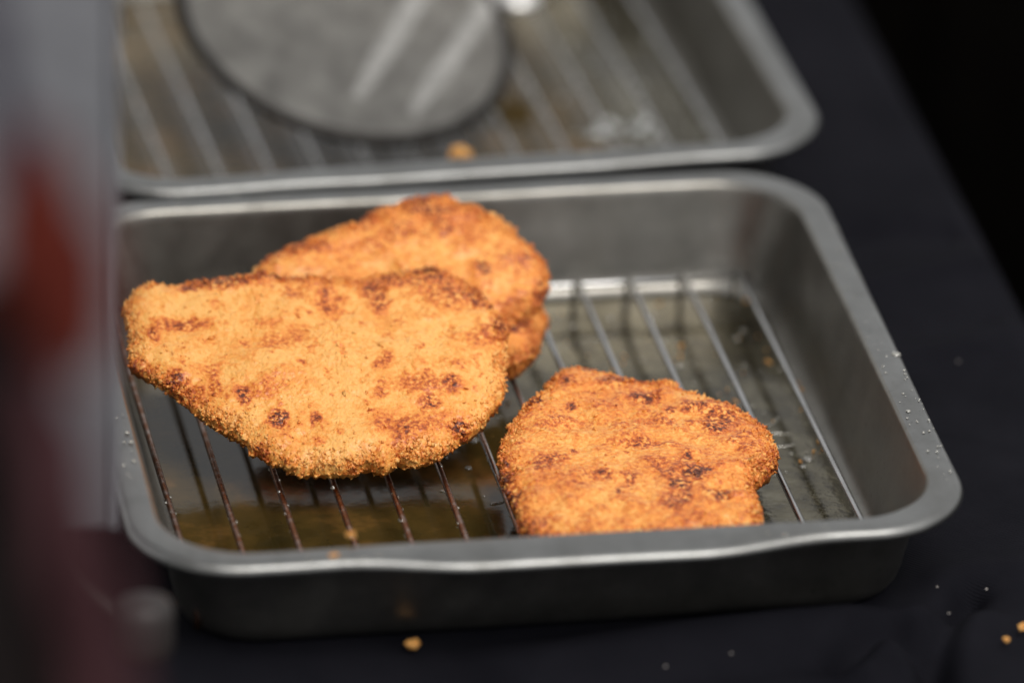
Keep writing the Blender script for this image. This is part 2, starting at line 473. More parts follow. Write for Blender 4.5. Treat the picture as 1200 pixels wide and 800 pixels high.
tag(oil2, "thin brown frying oil lying on the floor of the back tray", "oil")

# ------------------------------------------------------------------ wire racks
ZW = 1.4
WX = [23.42, 21.55, 19.7, 17.93, 16.17, 14.42, 12.7, 10.98, 9.25, 7.5, 5.76, 3.98, 2.2]
WA = 1.1
def make_rack():
    root = empty("wire_rack")
    r = .105
    path = smooth_path([(0, 2.6, .3), (0, 2.62, .8), (0, 2.75, 1.2), (0, 3.1, ZW), (0, 6, ZW), (0, 10, ZW), (0, 13, ZW), (0, 17, ZW), (0, 21, ZW), (0, 23.1, ZW), (0, 23.5, 1.2), (0, 23.62, .8), (0, 23.65, .3)], 5)
    V, F = tube(path, r, 10)
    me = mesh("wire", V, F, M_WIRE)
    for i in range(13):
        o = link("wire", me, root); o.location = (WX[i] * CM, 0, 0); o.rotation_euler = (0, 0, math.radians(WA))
    V, F = tube([(2.0, 0, 0), (6, 0, 0), (12, 0, 0), (18, 0, 0), (23.4, 0, 0)], .12, 10)
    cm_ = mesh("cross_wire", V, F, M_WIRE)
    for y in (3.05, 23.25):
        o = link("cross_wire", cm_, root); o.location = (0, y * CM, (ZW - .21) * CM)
    return root
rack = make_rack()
tag(rack, "steel wire rack under the fried cutlets in the front tray", "wire rack", "wire racks in the trays")
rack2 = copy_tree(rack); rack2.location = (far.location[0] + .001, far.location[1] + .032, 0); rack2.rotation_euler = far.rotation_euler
rack2.location = (far.location[0] - .1 * CM, far.location[1] + 1.0 * CM, 0)
tag(rack2, "steel wire rack under the mesh skimmer in the back tray", "wire rack")

# ------------------------------------------------------------------ cutlets
def crumb_mesh(pts, nrm, brown, sizes, seed, flake=False):
    """many small irregular flakes as one vertex/face set"""
    rg = np.random.default_rng(seed)
    n = len(pts)
    base = np.array([(1, 0, 0), (-1, 0, 0), (0, 1, 0), (0, -1, 0), (0, 0, 1), (0, 0, -1)], float)
    tri = np.array([(0, 2, 4), (2, 1, 4), (1, 3, 4), (3, 0, 4), (2, 0, 5), (1, 2, 5), (3, 1, 5), (0, 3, 5)])
    B = base[None] * rg.uniform(.45, 1.25, (n, 6, 1)) + rg.normal(0, .22, (n, 6, 3))
    q = rg.normal(size=(n, 4)); q /= np.linalg.norm(q, axis=1)[:, None]
    a, b, c, d = q.T
    R = np.stack([np.stack([1 - 2 * (c * c + d * d), 2 * (b * c - a * d), 2 * (b * d + a * c)], -1),
                  np.stack([2 * (b * c + a * d), 1 - 2 * (b * b + d * d), 2 * (c * d - a * b)], -1),
                  np.stack([2 * (b * d - a * c), 2 * (c * d + a * b), 1 - 2 * (b * b + c * c)], -1)], 1)
    aniso = rg.uniform(.7, 1.3, (n, 1, 3))
    if flake: aniso = np.stack([rg.uniform(1.0, 1.7, n), rg.uniform(.6, 1.0, n), rg.uniform(.25, .5, n)], -1)[:, None, :]
    V = np.einsum('nij,nkj->nki', R, B * aniso) * sizes[:, None, None] + (pts + nrm * (sizes * .25)[:, None])[:, None]
    F = (tri[None] + 6 * np.arange(n)[:, None, None]).reshape(-1, 3)
    br = np.repeat(brown + rg.normal(0, .10, n), 6); cr = np.repeat(rg.uniform(0, 1, n), 6)
    return V.reshape(-1, 3), F, br, cr

def cutlet_part(name, outline, p0, slope, T, Tb, blobs, seed, base_brown, parent, wedge=.95, nth=760, nr=150, ncrumb=9000, lumps=.16, ridge=0, curl=None, inset=.09, rear=8):
    """outline: pixels of the photograph laid on the plane through p0 with slopes (dz/dx, dz/dy)"""
    p0 = np.array(p0, float)
    n = np.array([-slope[0], -slope[1], 1.0]); n /= np.linalg.norm(n)
    e1 = np.array([1, 0, slope[0]]); e1 /= np.linalg.norm(e1); e2 = np.cross(n, e1)
    to_uv = lambda q: np.array([(q - p0) @ e1, (q - p0) @ e2])
    my = np.mean([b for a, b in outline])
    O = np.array([to_uv(plane_hit(a, b + rear * min(1, max(0, (my - b) / 40)), p0, n)) for a, b in outline])
    O = smooth_path(O, 10, True)
    # resample by arc length
    seg = np.linalg.norm(np.roll(O, -1, 0) - O, axis=1); s = np.concatenate([[0], np.cumsum(seg)])
    Oc = np.vstack([O, O[:1]]); t = np.linspace(0, s[-1], nth, endpoint=False)
    O = np.column_stack([np.interp(t, s, Oc[:, 0]), np.interp(t, s, Oc[:, 1])])
    cen = O.mean(0)
    rad = np.linalg.norm(O - cen, axis=1)
    O = cen + (O - cen) * (1 - inset / rad)[:, None]
    tt = np.column_stack([O, np.full(nth, seed * 3.7)])
    O = O + (O - cen) / rad[:, None] * (.10 * vnoise(tt, 1.7, seed) + .075 * vnoise(tt, 4.2, seed + 1))[:, None]
    def build(nr_, sign, Th):
        rho = 1 - (1 - np.linspace(0.0008, 1, nr_)) ** 1.25
        UV = cen[None, None] + rho[:, None, None] * (O - cen)[None]
        UV = UV.reshape(-1, 2)
        Od = O[::6]
        d = np.full(len(UV), 1e9)
        for i in range(0, len(UV), 20000):
            q = UV[i:i + 20000]
            dd = ((q[:, None, :] - Od[None]) ** 2).sum(-1); d[i:i + 20000] = np.sqrt(dd.min(1))
        d = np.where(np.repeat(rho, nth) >= .9999, 0, d)
        kk = 1 - np.clip(d / wedge, 0, 1)
        hgt = Th * np.sqrt(np.clip(1 - kk ** 2.3, 0, 1))
        P3 = np.column_stack([UV, sign * hgt])
        out = (UV - cen); out /= (np.linalg.norm(out, axis=1)[:, None] + 1e-6)
        D = np.column_stack([out * kk[:, None] ** 1.5, sign * np.sqrt(np.clip(1 - kk ** 3, 0, 1))])
        D /= np.linalg.norm(D, axis=1)[:, None] + 1e-9
        Q = P3.copy(); Q[:, 2] *= .8; Q += seed * 13.1
        W1 = np.column_stack([Q[:, 0], Q[:, 1], Q[:, 2]])
        big = lumps * vnoise(W1, .38, seed + 2) + lumps * .55 * vnoise(W1, .85, seed + 3)
        if ridge: big = big + ridge * vnoise(W1 * np.array([.45, 1.5, 1]), .9, seed + 31)
        wd, wid = worley(W1, 5.5, seed + 4)
        wd2, wid2 = worley(W1, 10.5, seed + 5)
        mid = .075 * vnoise(W1, 2.1, seed + 6) + .045 * np.abs(vnoise(W1, 3.3, seed + 60))
        patch = np.clip(.55 + .9 * vnoise(W1, .8, seed + 50), .45, 1.2)
        grain = (.050 * (0.55 - wd) * (.4 + wid) + .034 * (.55 - wd2) * (.4 + wid2) + .014 * vnoise(W1, 15, seed + 7)) * np.maximum(patch, kk ** 2)
        rag = kk ** 3
        disp = big * (1 - .6 * rag) + mid + grain * (1 + .9 * rag)
        P3 = P3 + D * disp[:, None]
        bc = np.clip(wid, 0, 1)
        return UV, P3, D, kk, hgt, bc, mid + grain
    UVt, Pt, Dt, kt, ht, bt, gt = build(nr, 1, T)
    UVb, Pb, Db, kb, hb, bb, gb = build(44, -1, Tb)
    # share the outer ring
    top_edge = slice((nr - 1) * nth, nr * nth); bot_edge = slice(43 * nth, 44 * nth)
    mid_ring = .5 * (Pt[top_edge] + Pb[bot_edge]); Pt[top_edge] = mid_ring; Pb[bot_edge] = mid_ring
    def brown_of(UV, kk, low, P, g):
        b = np.full(len(UV), base_brown)
        for (bx, by, rx, ry, s) in blobs:
            c = to_uv(plane_hit(bx, by, p0 + n * T * .8, n))
            ax = to_uv(plane_hit(bx + rx, by, p0 + n * T * .8, n)) - c; ay = to_uv(plane_hit(bx, by + ry, p0 + n * T * .8, n)) - c
            A = np.linalg.inv(np.column_stack([ax, ay]))
            wob = np.column_stack([vnoise(np.column_stack([UV, UV[:, :1] * 0 + 3]), 1.7, seed + 40), vnoise(np.column_stack([UV, UV[:, :1] * 0 + 9]), 1.7, seed + 41)]) * .22
            q = (UV + wob - c) @ A.T
            r = np.sqrt((q ** 2).sum(1))
            b = np.maximum(b, base_brown + .95 * s * (1 - sstep(r, .35, 1.6))) + .08 * s * (1 - sstep(r, .5, 1.5))
        b = b + .12 * kk ** 4
        b = b + np.clip(g - .02, -.05, .14) * 2.2
        return b
    brt = brown_of(UVt, kt, np.zeros(len(UVt)), Pt, gt); brb = np.full(len(UVb), base_brown + .22)
    brb += .1 * vnoise(Pb, 1.2, seed + 8)
    V = np.vstack([Pt, Pb]); B = np.concatenate([brt, brb]); C = np.concatenate([bt, bb])
    if curl is not None: V[:, 2] += curl(V[:, 0], V[:, 1])
    i = np.arange(nth); j = (i + 1) % nth
    F = []
    for r in range(nr - 1): F.append(np.stack([r * nth + i, (r + 1) * nth + i, (r + 1) * nth + j, r * nth + j], 1))
    o2 = nr * nth
    for r in range(43): F.append(np.stack([o2 + r * nth + j, o2 + (r + 1) * nth + j, o2 + (r + 1) * nth + i, o2 + r * nth + i], 1))
    F = np.concatenate(F)
    tri = np.vstack([F[:, [0, 1, 2]], F[:, [0, 2, 3]]])
    # close the two little centre holes
    cap = [(0, a, b) for a, b in zip(range(1, nth - 1), range(2, nth))]
    cap2 = [(o2, o2 + b, o2 + a) for a, b in zip(range(1, nth - 1), range(2, nth))]
    tri = np.vstack([tri, np.array(cap), np.array(cap2)])
    # crumbs
    rg = np.random.default_rng(seed)
    wgt = np.concatenate([(.04 + 1.5 * kt ** 2.5) * np.repeat(np.linspace(0.01, 1, nr), nth), .15 * np.repeat(np.linspace(.01, 1, 44), nth) * (kb > .2)])
    wgt = wgt * (0.35 + np.clip(vnoise(V, 1.3, seed + 9) + .4, 0, 1.2))
    D = np.vstack([Dt, Db]); ka = np.concatenate([kt, kb])
    pick = rg.choice(len(V), ncrumb, p=wgt / wgt.sum())
    sz = np.clip(rg.lognormal(math.log(.026), .5, ncrumb), .010, .10) * (1 + .5 * ka ** 4)[pick]
    CV, CF, CB, CC = crumb_mesh(V[pick], D[pick], B[pick] * .95, sz, seed + 10)
    # coarse flakes: flat shards lying in clumps, mostly round the edge and on the browned ridges
    ncf = ncrumb // 2
    wg2 = wgt * (.15 + ka ** 2 + .9 * np.clip(B, 0, 1)) * np.clip(vnoise(V, 1.9, seed + 70) + .25, 0, 1) ** 1.5
    pk = rg.choice(len(V), ncf, p=wg2 / wg2.sum())
    s2 = np.clip(rg.lognormal(math.log(.060), .38, ncf), .03, .11)
    FV, FF, FB, FC = crumb_mesh(V[pk], D[pk], B[pk] * .9, s2, seed + 11, flake=True)
    CF = np.vstack([CF, FF + len(CV)]); CV = np.vstack([CV, FV]); CB = np.concatenate([CB, FB]); CC = np.concatenate([CC, FC])
    world = lambda Q: p0 + Q[:, :1] * e1 + Q[:, 1:2] * e2 + Q[:, 2:3] * n
    Vw, CVw = world(V), world(CV)
    def attr(me, nm, a):
        at_ = me.attributes.new(nm, 'FLOAT', 'POINT'); at_.data.foreach_set("value", a.astype(np.float32))
    base = p0.copy(); base[2] = Vw[:, 2].min()
    me = mesh(name, Vw - base, tri, M_CRUST); attr(me, "brown", B); attr(me, "crumb", C)
    mc = mesh("breadcrumbs", CVw - base, CF, M_FLAKE, smooth=True); attr(mc, "brown", CB); attr(mc, "crumb", CC)
    o = link(name, me, parent)
    o.location = base * CM
    if parent is not None: o.location = (base - np.array(parent["base_cm"])) * CM
    o["base_cm"] = base.tolist()
    cobj = link("breadcrumbs", mc, o); cobj["kind"] = "stuff"
    return o

FRONT_OUT = [(147, 352), (160, 334), (200, 329), (250, 325), (300, 322), (340, 322), (375, 319), (412, 323), (450, 317), (490, 311), (520, 313), (546, 331), (566, 344), (582, 362), (592, 380), (598, 402), (598, 430), (592, 455), (585, 480), (570, 500), (545, 520), (520, 538), (490, 547), (470, 545), (452, 557), (430, 549), (410, 558), (385, 556), (350, 557), (328, 548), (300, 534), (270, 514), (240, 499), (215, 478), (190, 460), (165, 443), (149, 425), (145, 390)]
FRONT_BLOBS = [(250, 333, 48, 11, .85), (290, 331, 25, 9, .6), (335, 326, 40, 9, .6), (350, 345, 20, 10, .5), (385, 350, 13, 22, .5), (215, 380, 36, 9, .6), (180, 390, 12, 14, .7), (437, 345, 17, 14, .65), (465, 330, 50, 12, .6), (505, 320, 30, 11, .75), (520, 347, 48, 22, .55), (560, 350, 22, 12, .75), (583, 377, 10, 16, .7), (570, 395, 24, 16, .5), (450, 357, 12, 12, .55), (350, 395, 14, 12, .35), (320, 405, 25, 12, .35), (250, 435, 15, 14, .45), (210, 445, 14, 12, .6), (250, 455, 12, 10, .5), (225, 462, 15, 10, .4), (290, 468, 13, 13, .8), (316, 460, 16, 10, .4), (326, 492, 13, 10, .95), (367, 495, 5, 8, .75), (450, 430, 15, 12, .5), (500, 455, 45, 12, .45), (445, 460, 12, 10, .45), (505, 475, 12, 13, .75), (530, 455, 12, 10, .55), (480, 500, 50, 14, .45), (540, 497, 15, 10, .8), (470, 512, 22, 9, .45), (300, 525, 16, 7, .6), (155, 422, 13, 9, .55), (370, 520, 9, 6, .4), (400, 350, 9, 6, .3), (310, 380, 20, 8, .3), (175, 425, 10, 6, .3), (420, 410, 25, 12, .2), (415, 545, 14, 8, .35), (520, 430, 25, 10, .3)]
front = cutlet_part("fried_cutlet", FRONT_OUT, (8.5, 13.0, 2.95), (0.0, .30), .62, .45, [(a, b, c, d, e * 1.12) for a, b, c, d, e in FRONT_BLOBS], 3, -.03, None, ncrumb=4500)
tag(front, "large golden breaded cutlet at left leaning over the one behind it", "cutlet", "fried cutlets on the rack")

RIGHT_OUT = [(583, 530), (582, 552), (590, 580), (603, 608), (618, 632), (680, 646), (760, 646), (840, 640), (888, 628), (893, 603), (891, 587), (886, 577), (895, 568), (907, 548), (910, 522), (899, 502), (870, 481), (832, 467), (802, 458), (785, 446), (760, 450), (735, 444), (700, 436), (680, 431), (655, 437), (640, 455), (615, 475), (600, 495), (590, 512)]
RIGHT_BLOBS = [(690, 437, 12, 5, .75), (663, 453, 10, 5, .6), (631, 475, 7, 6, 1.0), (664, 481, 6, 5, .75), (755, 470, 18, 6, .6), (725, 448, 25, 6, .5), (785, 481, 8, 4, .6), (815, 480, 14, 8, .55), (840, 490, 25, 14, .5), (835, 505, 12, 6, .5), (672, 529, 4, 3, .6), (750, 523, 30, 5, .4), (800, 540, 8, 6, .55), (815, 557, 16, 7, .9), (798, 572, 12, 8, .85), (790, 590, 14, 14, .5), (845, 582, 12, 6, .75), (725, 578, 8, 6, .6), (740, 565, 10, 12, .45), (780, 550, 20, 12, .3), (588, 558, 13, 14, .7), (600, 577, 10, 10, .7), (640, 545, 18, 10, .35), (700, 560, 14, 8, .35), (620, 612, 20, 8, .5), (660, 500, 30, 8, .2), (780, 500, 40, 8, .2), (870, 520, 20, 10, .2)]
right = cutlet_part("fried_cutlet", RIGHT_OUT, (16.5, 9.0, 2.12), (0.0, .03), .55, .45, RIGHT_BLOBS, 8, .27, None, ncrumb=4200, lumps=.13, ridge=.09)
tag(right, "small orange breaded cutlet lying alone at the right behind the front rim", "cutlet", "fried cutlets on the rack")

BACK_OUT = [(297, 322), (320, 300), (360, 278), (410, 255), (450, 237), (490, 226), (520, 228), (560, 239), (592, 255), (607, 276), (627, 295), (643, 318), (646, 345), (636, 362), (615, 376), (598, 392), (570, 415), (500, 425), (430, 405), (360, 370), (315, 345)]
BACK_BLOBS = [(505, 245, 25, 14, .6), (520, 272, 32, 14, .4), (430, 257, 22, 12, .35), (565, 317, 11, 8, .85), (360, 290, 30, 8, .45), (330, 300, 20, 8, .5), (600, 310, 20, 18, .25), (560, 265, 20, 18, .3), (640, 340, 8, 14, .55), (475, 270, 18, 10, .3), (420, 290, 25, 10, .2), (600, 350, 12, 10, .3), (455, 280, 15, 10, .3)]
back = cutlet_part("fried_cutlet", BACK_OUT, (11.5, 18.6, 3.45), (0.0, .5), .55, .45, BACK_BLOBS, 14, .2, None, ncrumb=3600, nr=110, lumps=.14)
tag(back, "orange breaded cutlet at the back, half hidden, its edge folded under", "cutlet", "fried cutlets on the rack")
FLAP_OUT = [(550, 385), (590, 365), (622, 346), (638, 358), (643, 376), (638, 395), (633, 412), (618, 427), (603, 437), (580, 432), (555, 420)]
cutlet_part("folded_edge", FLAP_OUT, (13.3, 17.5, 2.2), (0.0, .18), .62, .5, [(610, 385, 18, 13, .7), (600, 372, 20, 10, .5)], 21, .24, back, nth=420, nr=70, ncrumb=1600, wedge=.7, lumps=.1)

# ------------------------------------------------------------------ crumbs, droplets
def lump(name, px, py, z, r, seed, mat, label, cat="crumb", group=None):
    rg = np.random.default_rng(seed)
    n1, n2 = 10, 7; V = [(0, 0, 1)]; F = []
    for i in range(1, n2):
        for j in range(n1):
            a, b = math.pi * i / n2, 2 * math.pi * j / n1
            V.append((math.sin(a) * math.cos(b), math.sin(a) * math.sin(b), math.cos(a)))
    V.append((0, 0, -1)); V = np.array(V)
    V = V * (1 + .5 * vnoise(V + seed * 3.1, 1.8, seed) + .3 * rg.uniform(-1, 1, len(V)))[:, None] * np.array([1.2, 1.0, .75])
    for j in range(n1): F.append((0, 1 + j, 1 + (j + 1) % n1))
    for i in range(n2 - 2):
        for j in range(n1):
            a, b = 1 + i * n1 + j, 1 + i * n1 + (j + 1) % n1
            F.append((a, a + n1, b + n1, b))
    for j in range(n1): F.append((len(V) - 1, 1 + (n2 - 2) * n1 + (j + 1) % n1, 1 + (n2 - 2) * n1 + j))
    V = V * r; V[:, 2] -= V[:, 2].min()
    o = link(name, mesh(name, V, F, mat, False))
    p = at(px, py, z); o.location = p * CM
    return tag(o, label, cat, group)
lump("crumb", 411, 630, HR, .13, 1, M_BIT, "golden crumb on the inner edge of the front tray rim", group="fried crumbs scattered about")
lump("crumb", 391, 655, HR - .15, .12, 2, M_BIT, "orange crumb stuck to the outer edge of the front tray rim", group="fried crumbs scattered about")
lump("crumb", 485, 760, 0, .19, 3, M_BIT, "flat tan crumb on the black cloth in front of the tray", group="fried crumbs scattered about")
lump("crumb", 1199, 738, .1, .13, 4, M_BIT, "yellow crumb on the black cloth at the right edge of the picture", group="fried crumbs scattered about")
lump("crumb", 1179, 752, .1, .09, 5, M_BIT, "tiny orange crumb on the black cloth beside the yellow crumb", group="fried crumbs scattered about")
lump("crumb", 540, 192, HR - .9, .30, 6, M_BIT, "orange crumb inside the back tray below the mesh skimmer", group="fried crumbs scattered about")
for i, (a, b, lb) in enumerate([(1098, 688, "pale lint speck on the cloth nearest the right front corner of the tray"),
                               (1156, 691, "pale lint speck on the cloth above the orange crumbs at right"),
                               (1041, 716, "pale lint speck on the cloth close under the right end of the front wall"),
                               (1112, 719, "pale lint speck on the cloth in the fold below the tray corner"),
                               (878, 754, "upper right of the two pale lint specks in front of the tray"),
                               (857, 766, "lower left of the two pale lint specks in front of the tray"),
                               (780, 781, "faint lint speck on the cloth near the bottom edge of the picture"),
                               (1123, 424, "blurred lint speck on the cloth beside the right rim of the tray")]):
    lump("lint_speck", a, b, .05, .032, 20 + i, M_LINT, lb, "speck", "pale specks on the cloth")

def spheres(centres, radii, mat, name, flat=.7):
    V = []; F = []
    n1, n2 = 8, 5
    for c, r in zip(centres, radii):
        o = len(V); V.append((c[0], c[1], c[2] + r * flat))
        for i in range(1, n2):
            for j in range(n1):
                a, b = math.pi * i / n2, 2 * math.pi * j / n1
                V.append((c[0] + r * math.sin(a) * math.cos(b), c[1] + r * math.sin(a) * math.sin(b), c[2] + r * flat * math.cos(a)))
        V.append((c[0], c[1], c[2] - r * flat)); e = len(V) - 1
        for j in range(n1): F.append((o, o + 1 + j, o + 1 + (j + 1) % n1))
        for i in range(n2 - 2):
            for j in range(n1):
                a, b = o + 1 + i * n1 + j, o + 1 + i * n1 + (j + 1) % n1
                F.append((a, a + n1, b + n1, b))
        for j in range(n1): F.append((e, o + 1 + (n2 - 2) * n1 + (j + 1) % n1, o + 1 + (n2 - 2) * n1 + j))
    return mesh(name, V, F, mat)
rg = np.random.default_rng(77)
def wire_point(i, y, dz=0, dx=0):
    a = math.radians(WA); x = WX[i]
    return (x - math.sin(a) * y + dx, math.cos(a) * y, ZW + dz)
dc, dr = [], []
for i in range(13):
    for _ in range(16 if i > 3 else 7):
        y = rg.uniform(3.6, 11) if i > 3 else rg.uniform(3.5, 21)
        dc.append(wire_point(i, y, rg.uniform(-.13, .08), rg.choice([-.1, .1]) * rg.uniform(.4, 1))); dr.append(rg.uniform(.025, .07))
o = link("oil_drops", spheres(dc, dr, M_DROP, "oil_drops", 1.0), rack); o["kind"] = "stuff"
dc, dr = [], []
for _ in range(70):
    y = rg.uniform(2.5, 22); dc.append((rg.uniform(25.12, 25.9), y, HR)); dr.append(rg.choice([.025, .04, .05, .09], p=[.5, .3, .15, .05]))
for _ in range(26):
    dc.append((rg.uniform(.12, .85), rg.uniform(3, 13), HR)); dr.append(rg.choice([.03, .05, .08]))
for a, b in ((1045, 418), (1052, 425), (1062, 447), (1098, 545), (1088, 530), (1084, 522), (325, 268), (213, 283), (745, 242)):
    pass
for _ in range(14):
    dc.append((rg.uniform(2, 24), 25.6 + rg.uniform(.1, .8), HR)); dr.append(rg.uniform(.03, .07))
for _ in range(16):
    dc.append((rg.uniform(5, 8) if rg.random() < .6 else rg.uniform(18, 22), rg.uniform(.2, .9) - .3, HR)); dr.append(rg.uniform(.03, .08))
p = at(1050, 415, HR); dc.append((p[0], p[1], HR)); dr.append(.17)
o = link("oil_drops", spheres(dc, dr, M_DROP, "oil_drops", .35)); tag(o, "clear oil drops spattered on the rim of the front tray", "oil drops", kind="stuff")
dc, dr = [], []
for _ in range(130):
    x, y = rg.uniform(9, 24), rg.uniform(10, 24.3); dc.append((x, y, .25)); dr.append(rg.choice([.05, .08, .12, .2], p=[.4, .3, .2, .1]))
o = link("oil_bubbles", spheres(dc, dr, M_DROP, "oil_bubbles", .3)); tag(o, "clear bubbles and blobs on the oil of the front tray", "bubbles", kind="stuff")
V, F, br, cr = crumb_mesh(np.column_stack([rg.uniform(10, 24, 120), rg.uniform(11, 24.2, 120), np.full(120, .24)]), np.tile([0, 0, 1.0], (120, 1)), np.full(120, .4), np.clip(rg.lognormal(math.log(.065), .55, 120), .02, .18), 5, flake=True)
o = link("fried_bits", mesh("fried_bits", V, F, M_BIT, False)); tag(o, "orange crumbs floating in the oil of the front tray", "crumbs", kind="stuff")
dc, dr = [], []
for a, b, r in ((703, 157, .42), (722, 150, .3), (748, 152, .34), (762, 160, .25), (738, 163, .22), (690, 160, .15), (712, 143, .25), (755, 143, .3)):
    q = at(a, b, .3); dc.append((q[0], q[1], .3)); dr.append(r)
for _ in range(40):
    q = at(rg.uniform(420, 830), rg.uniform(20, 160), .25); dc.append(tuple(q)); dr.append(rg.uniform(.05, .14))
o = link("oil_bubbles", spheres(dc, dr, M_FOAM, "oil_bubbles", .6)); tag(o, "clear bubbles and blobs on the oil of the back tray", "bubbles", kind="stuff")
for (a, b, z, r) in ((686, 183, HR - .05, .12), (668, 53, 1.5, .12)):
    q = at(a, b, z)
    o = link("oil_drop", spheres([(q[0], q[1], z)], [r], M_DROP, "oil_drop", .9))
    tag(o, "bright oil drop on the front rim of the back tray" if b > 100 else "bright oil drop on a rack wire of the back tray", "oil drop")

V, F = [], []
for pts, r in (([(969, 508), (974, 520), (981, 533), (986, 548), (990, 556), (1001, 566), (1008, 584), (1018, 603)], .055),
               ([(901, 509), (914, 508), (926, 509)], .045), ([(908, 524), (920, 523), (931, 521)], .045), ([(893, 501), (905, 497), (912, 490)], .05),
               ([(860, 470), (872, 478), (884, 476)], .05), ([(986, 470), (994, 486), (1003, 500)], .04), ([(575, 590), (588, 588), (596, 582)], .05)):
    P = smooth_path([at(a, b, .25) for a, b in pts], 6)
    v_, f_ = tube(P, r * (.7 + .5 * np.abs(vnoise(P, 2.5, 3))), 8); o_ = len(V); V += v_; F += [tuple(i + o_ for i in f) for f in f_]
o = link("oil_streaks", mesh("oil_streaks", V, F, M_DROP)); tag(o, "thin bright ridges of oil clinging to the floor of the front tray", "oil streaks", kind="stuff")

# ------------------------------------------------------------------ mesh skimmer in the back tray
k = NT("mesh_wire"); k.set(Metallic=1.0, Roughness=.42); k.to(k.ramp(k.noise(k.coord(), 70, 4, .65), [(.3, (.24, .23, .215)), (.7, (.47, .455, .425))]), "Base Color"); M_MESH = k.m
k = NT("dark_hoop"); k.set(Metallic=1.0, Base_Color=(.045, .042, .04), Roughness=.5); M_HOOP = k.m
k = NT("bright_steel"); k.set(Metallic=1.0, Roughness=.45); k.to(k.ramp(k.noise(k.coord(), 180, 3, .6), [(.35, (.36, .35, .33)), (.65, (.52, .505, .48))]), 'Base Color'); M_BRIGHT = k.m
sk_c = np.array([11.98, 39.57, 4.09]); sk_n = np.array([math.sin(.2112), -math.sin(.3817), 1.0]); sk_n /= np.linalg.norm(sk_n)
sk_1 = np.cross([0, 1, 0], sk_n); sk_1 /= np.linalg.norm(sk_1); sk_2 = np.cross(sk_n, sk_1); SR = 5.95
sk = empty("mesh_skimmer", sk_c); tag(sk, "round wire mesh skimmer lying tilted on the rack of the back tray", "skimmer")
def skp(u, v, h=0): return u * sk_1 + v * sk_2 + h * sk_n
dish = lambda u, v: -.35 * (1 - (u * u + v * v) / SR ** 2)
V, F = [], []
pitch = .135
for axis in (0, 1):
    c = -SR + pitch
    kx = 0
    while c < SR - .05:
        half = math.sqrt(SR * SR - c * c); m = max(3, int(half * 2 / .8))
        pth = []
        for s in np.linspace(-half, half, m):
            u, v = (c, s) if axis == 0 else (s, c)
            ca, sa = math.cos(.6), math.sin(.6)
            u, v = u * ca - v * sa, u * sa + v * ca
            pth.append(skp(u, v, dish(u, v) + (.03 if axis else -.03)))
        v_, f_ = tube(pth, .052, 4, caps=False); o_ = len(V); V += v_; F += [tuple(i + o_ for i in f) for f in f_]
        c += pitch
o = link("wire_mesh", mesh("wire_mesh", V, F, M_MESH), sk); o["kind"] = "stuff"
V, F = tube([skp(SR * math.cos(t), SR * math.sin(t), -.02) for t in np.linspace(0, 2 * math.pi, 72, endpoint=False)], .22, 10, closed=True)
link("hoop", mesh("hoop", V, F, M_HOOP), sk)  # hoop kept dark and thick to paint in the shadow outlining the disc
def strap(p, q):
    a, b = [plane_hit(*t, sk_c, sk_n) - sk_c for t in (p, q)]
    n = 12; V = []; d = (b - a) / np.linalg.norm(b - a); s = np.cross(sk_n, d); m = 9
    for i in range(n):
        c = a + (b - a) * i / (n - 1); u, v = c @ sk_1, c @ sk_2
        e = 1 - .5 * max(0, i / (n - 1) - .7) / .3
        for x in np.linspace(-1, 1, m): V.append(c + s * x * .40 * e + sk_n * (dish(u, v) + .03 + .09 * e * math.sqrt(max(0, 1 - x * x))))
    F = [(i * m + j, i * m + m + j, i * m + m + 1 + j, i * m + 1 + j) for i in range(n - 1) for j in range(m - 1)]
    return V, F
for p, q in (((520, -55), (418, 112)), ((578, -5), (482, 134))):
    V, F = strap(p, q); o = link("strap", mesh("strap", V, F, M_BRIGHT), sk)
hd = skp(0, 1); top = skp(1.2, SR, 0)
V, F = tube([top, top + hd * 3 + np.array([0, 0, .6]), top + hd * 9 + np.array([0, 0, 1.2])], .35, 10)
link("handle", mesh("handle", V, F, M_BRIGHT), sk)

# spoon end just inside the top of the picture
sp = at(606, 0, 2.6)
spoon = empty("serving_spoon", sp); tag(spoon, "pale metal spoon, its rounded end beside the mesh skimmer at the top", "spoon")
V = []; F = []
for i in range(9):
    for j in range(16):
        a, b = math.pi * i / 8, 2 * math.pi * j / 16
        V.append((.95 * math.sin(a) * math.cos(b), 1.35 * math.sin(a) * math.sin(b) + .5, .45 * math.cos(a)))
for i in range(8):
    for j in range(16):
        F.append((i * 16 + j, (i + 1) * 16 + j, (i + 1) * 16 + (j + 1) % 16, i * 16 + (j + 1) % 16))
k = NT("pale_metal"); k.set(Metallic=.8, Base_Color=(.85, .84, .82), Roughness=.35); M_PALE = k.m
link("bowl", mesh("bowl", V, F, M_PALE), spoon)
V, F = tube([(0, 1.6, .1), (.2, 4, .8), (.6, 9, 1.8), (1.2, 16, 2.4)], [.3, .25, .28, .35], 10); link("handle", mesh("handle", V, F, M_PALE), spoon)

